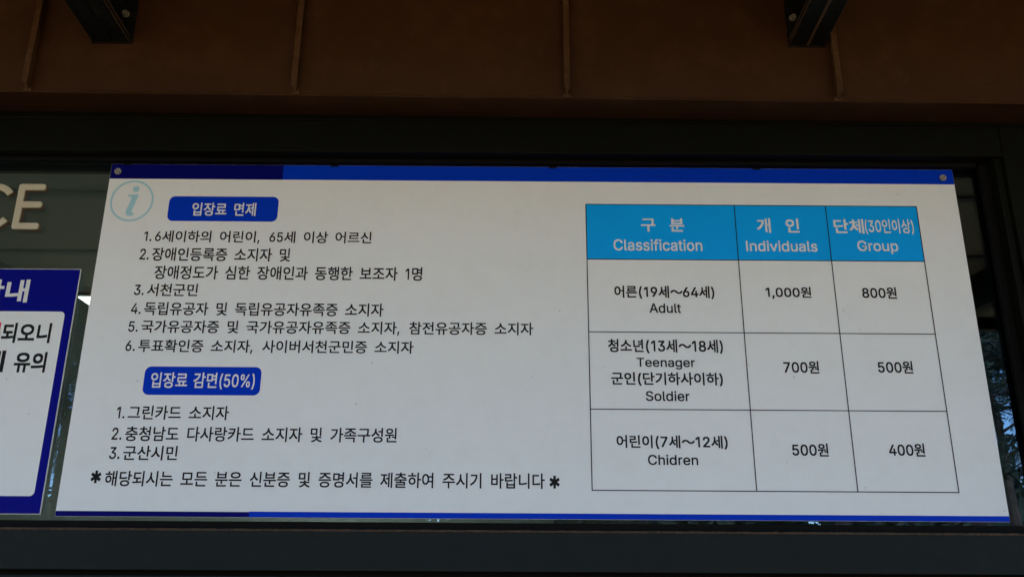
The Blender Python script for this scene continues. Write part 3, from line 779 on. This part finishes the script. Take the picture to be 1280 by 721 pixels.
# ------------------------------------------------------------ canopy and its steel beams
SL = 0.06                          # beams rise a little outwards
LEN = 3.6
def beam(xa, xb, zb, side, label):
    """two lipped channels back to back; side +1: the side facing the middle is its right one"""
    t_ = thing('canopy_beam', label, 'steel beam', (xa, FY, BASE + zb), 'steel beams carrying the canopy')
    xm = (xa + xb) / 2 - side * .001
    hgt, th, fl = .200, .005, (xb - xa) / 2
    def sheared(bm):
        for v in bm.verts:
            v.co.z += (-(v.co.y - FY)) * SL
    for s, xo in ((-1, xa), (1, xb)):
        bm = B()
        xi = xm + s * .0008
        lo, hi = min(xi, xo), max(xi, xo)
        box(bm, lo, hi, FY - LEN, FY - .004, zb, zb + th)
        box(bm, lo, hi, FY - LEN, FY - .004, zb + hgt - th, zb + hgt)
        wl, wh = (xi, xi + s * th)
        box(bm, min(wl, wh), max(wl, wh), FY - LEN, FY - .004, zb + th, zb + hgt - th)
        ll, lh = (xo - s * .0035, xo)
        box(bm, min(ll, lh), max(ll, lh), FY - LEN, FY - .004, zb + th, zb + .020)
        box(bm, min(ll, lh), max(ll, lh), FY - LEN, FY - .004, zb + hgt - .020, zb + hgt - th)
        sheared(bm)
        obj('channel', bm, M_STEEL, t_, bev=.0008)
        # orange light along flange and lip edges, painted as thin strips
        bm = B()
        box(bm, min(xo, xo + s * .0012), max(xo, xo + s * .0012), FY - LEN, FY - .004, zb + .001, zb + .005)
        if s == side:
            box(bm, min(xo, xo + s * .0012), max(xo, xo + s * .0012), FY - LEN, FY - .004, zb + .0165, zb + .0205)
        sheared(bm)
        obj('lit_edge', bm, M_LITEDGE, t_)
    bm = B()
    box(bm, xm - .0035, xm + .0035, FY - LEN, FY - .006, zb - .0022, zb)
    sheared(bm)
    obj('weld_bead', bm, M_LITEDGE if side < 0 else M_STEEL, t_)
    # end plate against the fascia and angle cleat inside the channel
    bm = B()
    box(bm, xa - .004, xb + .010 if side > 0 else xb + .004, FY - .0038, FY - .0005, zb - .004, zb + hgt + .03)
    obj('end_plate', bm, M_STEEL, t_, bev=.0005)
    bm = B()
    xw = xm + side * .0065
    box(bm, min(xw, xw + side * .006), max(xw, xw + side * .006), FY - .085, FY - .004, zb + .020, zb + .18)
    box(bm, min(xw + side * .006, xw + side * .038), max(xw + side * .006, xw + side * .038), FY - .010, FY - .004, zb + .020, zb + .18)
    obj('angle_cleat', bm, M_STEEL, t_, bev=.0008)
    for yy, zz, ax in ((-.045, .150, 'x'), (-.010, .084, 'y'), (-.010, .027, 'y')):
        bm = B()
        if ax == 'x':
            p0 = Vector((xw + side * .006, FY + yy, BASE + zb + zz))
            cyl(bm, p0, p0 + Vector((side * .002, 0, 0)), .013, 16)
            cyl(bm, p0 + Vector((side * .002, 0, 0)), p0 + Vector((side * .010, 0, 0)), .0095, 6)
            cyl(bm, p0 + Vector((side * .010, 0, 0)), p0 + Vector((side * .018, 0, 0)), .005, 10)
        else:
            p0 = Vector((xw + side * .029, FY + yy, BASE + zb + zz))
            cyl(bm, p0, p0 + Vector((0, -.003, 0)), .010, 16)
            cyl(bm, p0 + Vector((0, -.003, 0)), p0 + Vector((0, -.011, 0)), .008, 6)
        obj('bolt', bm, M_ZINC, t_)
    return t_
beam(-1.224, -1.124, 1.264, 1, 'black steel canopy beam at top left, its open side facing right')
beam(.711, .806, 1.268, -1, 'black steel canopy beam at top right in front of a brown seam')
for i, (x, s) in enumerate(((-3.10, 1), (2.70, -1))):
    beam(x, x + .10, 1.266, s, ('black steel canopy beam beyond the left edge of the photo', 'black steel canopy beam beyond the right edge of the photo')[i])
def cz_(y):
    return 1.266 + .200 + (FY - y) * SL
bm = B()
prism(bm, [(FY, cz_(FY) + .001), (FY - LEN, cz_(FY - LEN) + .001), (FY - LEN, cz_(FY - LEN) + .14), (FY, cz_(FY) + .14)], 14, 'x', -14)  # unseen width stretched to cut skylight on the board's top
cn = obj('canopy_roof', bm, M_DECK)
cn['label'] = 'beige canopy soffit on black steel beams, mirrored in the glass beside the board'
cn['category'] = 'canopy'
for y in (-.62, -1.42, -2.32, -3.1):
    bm = B()
    box(bm, -14, 14, y - .028, y + .028, cz_(y) - .012, cz_(y) + .004)
    p = obj('cover_strip', bm, M_STRIP)
    p.parent = cn
bm = B()
box(bm, -14, 14, FY - LEN - .06, FY - LEN, cz_(FY - LEN) - .085, cz_(FY - LEN) + .18)  # lower lip added to keep skylight off the board's top
p = obj('gutter_shade_lip', bm, M_STEEL)
p.parent = cn
bm = B()
for x in (-3.6, 3.9):
    cyl(bm, (x, FY - LEN + .1, 0), (x, FY - LEN + .1, BASE + cz_(FY - LEN)), .075, 16)
p = obj('post', bm, M_STEEL)
p.parent = cn

# ------------------------------------------------------------ lit panel in the room, with three added fill lights
lp = thing('room_light', 'lit white ceiling light inside the room, seen through the glass between both boards', 'lamp', (-2.07, 2.5, BASE + 1.31))
def lamp_parts(root, x0, x1, y0, y1):
    bm = B()
    box(bm, x0, x1, y0, y1, 1.300, 1.319)
    obj('housing', bm, M_FRAME, root)
    bm = B()
    box(bm, x0 + .02, x1 - .02, y0 + .02, y1 - .02, 1.294, 1.2995)
    obj('diffuser', bm, M_LAMP, root)
lamp_parts(lp, -2.389, -1.75, 2.23, 2.85)
lp = thing('room_light', 'added fill light deeper in the room, unseen behind the white price board', 'lamp', (-.8, 2.5, BASE + 1.31))  # added, with the next two, only to brighten the room behind the glass
lamp_parts(lp, -1.1, -.5, 2.23, 2.85)
lp = thing('room_light', 'added unseen fill light near the back wall of the room', 'lamp', (-1.5, 4.2, BASE + 1.31))
lamp_parts(lp, -1.8, -1.2, 3.9, 4.5)
lp = thing('room_light', 'added unseen fill light in the far left corner of the room', 'lamp', (-4.2, 3.0, BASE + 1.31))
lamp_parts(lp, -4.5, -3.9, 2.7, 3.3)

# ------------------------------------------------------------ pines behind the camera, seen only as reflections
def pine_mesh(seed, h):
    rnd_ = random.Random(seed)
    bt, bc = B(), B()
    p = Vector((0, 0, -BASE + BASE))
    pts = []
    for i in range(9):
        pts.append(p.copy())
        p = p + Vector((rnd_.uniform(-.18, .18), rnd_.uniform(-.18, .18), h / 8))
    for i in range(8):
        cyl(bt, pts[i], pts[i + 1], .21 * (1 - i / 10), 9, .21 * (1 - (i + 1) / 10))
    tips = []
    for k in range(46):
        s = rnd_.uniform(.66, 1) if k > 9 else rnd_.uniform(.38, .68)
        i = min(7, int(s * 8))
        b0 = pts[i].lerp(pts[i + 1], s * 8 - i)
        a = rnd_.uniform(0, 6.283)
        L_ = (1.15 - .9 * max(0, s - .66)) * rnd_.uniform(1.0, 2.2) * (1 if k > 9 else .6)
        mid = b0 + Vector((math.cos(a), math.sin(a), rnd_.uniform(.1, .5))) * L_ * .5
        e1 = b0 + Vector((math.cos(a + .3), math.sin(a + .3), rnd_.uniform(-.05, .4))) * L_
        cyl(bt, b0, mid, .055, 5, .035)
        cyl(bt, mid, e1, .035, 5, .01)
        if k <= 3:
            continue
        for f in (.35, .6, .8, 1.0):
            c = mid.lerp(e1, f) + Vector([rnd_.gauss(0, .18) for _ in range(3)])
            tips.append((c, rnd_.uniform(.28, .5)))
    for c, r_ in tips:
        for q in range(70):
            v = Vector([rnd_.gauss(0, 1), rnd_.gauss(0, 1), rnd_.gauss(0, .55)]).normalized()
            o_ = c + v * r_ * rnd_.uniform(.1, 1)
            d_ = (v + Vector([rnd_.gauss(0, .6) for _ in range(3)])).normalized() * rnd_.uniform(.09, .18)
            n_ = d_.orthogonal().normalized() * rnd_.uniform(.018, .04)
            bc.faces.new([bc.verts.new(o_ - n_), bc.verts.new(o_ + n_), bc.verts.new(o_ + d_)])
    mt, mc = bpy.data.meshes.new('trunk'), bpy.data.meshes.new('crown')
    bt.to_mesh(mt); bc.to_mesh(mc)
    bt.free(); bc.free()
    mt.materials.append(M_BARK); mc.materials.append(M_LEAF)
    return mt, mc
PM = [pine_mesh(3, 10.2), pine_mesh(11, 11.2), pine_mesh(5, 9.6)]
PT = [(-12.5, -19), (-9.6, -20.5), (-3.5, -27), (4.5, -28), (9.2, -23), (7.75, -12.6), (11.9, -20.5), (14.5, -24), (-14, -25), (-8.6, -17), (-11.2, -23)]
for i, (x, y) in enumerate(PT):
    side = 'right' if x > 0 else 'left'
    o = thing('pine_tree', 'tall pine across the plaza, mirrored in the glass %s of the price board' % side, 'tree', (x, y, -0.02), 'pine trees mirrored at the ' + side)
    mt, mc = PM[i % 3]
    for nm, me in (('trunk', mt), ('crown', mc)):
        c = bpy.data.objects.new(nm, me)
        COL.objects.link(c)
        c.parent = o
    o.rotation_euler = (0, 0, i * 2.1)
    o.scale = [.70 if y > -14 else .95 + .12 * ((i * 7) % 5) / 5] * 3
    if y > -14:
        o['label'] = 'nearest pine, its leaning trunk mirrored in the glass right of the price board'
        o.rotation_euler[1] = .09

sg = thing('street_sign', 'small green and white sign on a post, mirrored at the right edge of the glass', 'sign', (8.33, -12, -.02))
bm = B()
cyl(bm, (8.33, -12, -.02), (8.33, -12, 3.12), .03, 10)
obj('post', bm, M_STEEL, sg)
bm = B()
box(bm, 8.16, 8.50, -11.96, -11.93, 3.12 - BASE, 3.36 - BASE)
obj('panel', bm, M_SIGNG, sg)
bm = B()
box(bm, 8.18, 8.30, -11.93, -11.925, 3.22 - BASE, 3.34 - BASE)
obj('white_patch', bm, M_EDGE, sg)

# far row of bushes and low trees that closes the plaza: reads as one dark mass
bm = B()
rr = random.Random(21)
prev = None
for i in range(121):
    x = -45 + i * .75
    hh = 5.1 + .8 * math.sin(x * .35) + .4 * math.sin(x * 1.3 + 2) + rr.uniform(-.3, .3)
    row = [bm.verts.new((x, -33.6, 0)), bm.verts.new((x, -33.8, hh * .7)), bm.verts.new((x, -34.4, hh)), bm.verts.new((x, -35, 0))]
    if prev:
        for k in range(3):
            bm.faces.new([prev[k], row[k], row[k + 1], prev[k + 1]])
    prev = row
for k in range(900):
    x = rr.uniform(-45, 45)
    hh = 5.3 + .9 * math.sin(x * .35) + .6 * math.sin(x * 1.3 + 2)
    c = Vector((x, -34 + rr.uniform(-1.5, 1.5), rr.uniform(0, 1) * hh))
    for q in range(34):
        v = Vector([rr.gauss(0, .5) for _ in range(3)])
        d_ = Vector([rr.gauss(0, 1) for _ in range(3)]).normalized() * rr.uniform(.25, .5)
        n_ = d_.orthogonal().normalized() * rr.uniform(.10, .2)
        p = c + v
        bm.faces.new([bm.verts.new(p - n_), bm.verts.new(p + n_), bm.verts.new(p + d_)])
w_ = obj('shrubbery', bm, M_LEAF)
w_['kind'] = 'stuff'
w_['label'] = 'dark mass of far bushes mirrored along the foot of the glass'

bpy.data.objects.remove(_ob)
bpy.data.curves.remove(_cv)
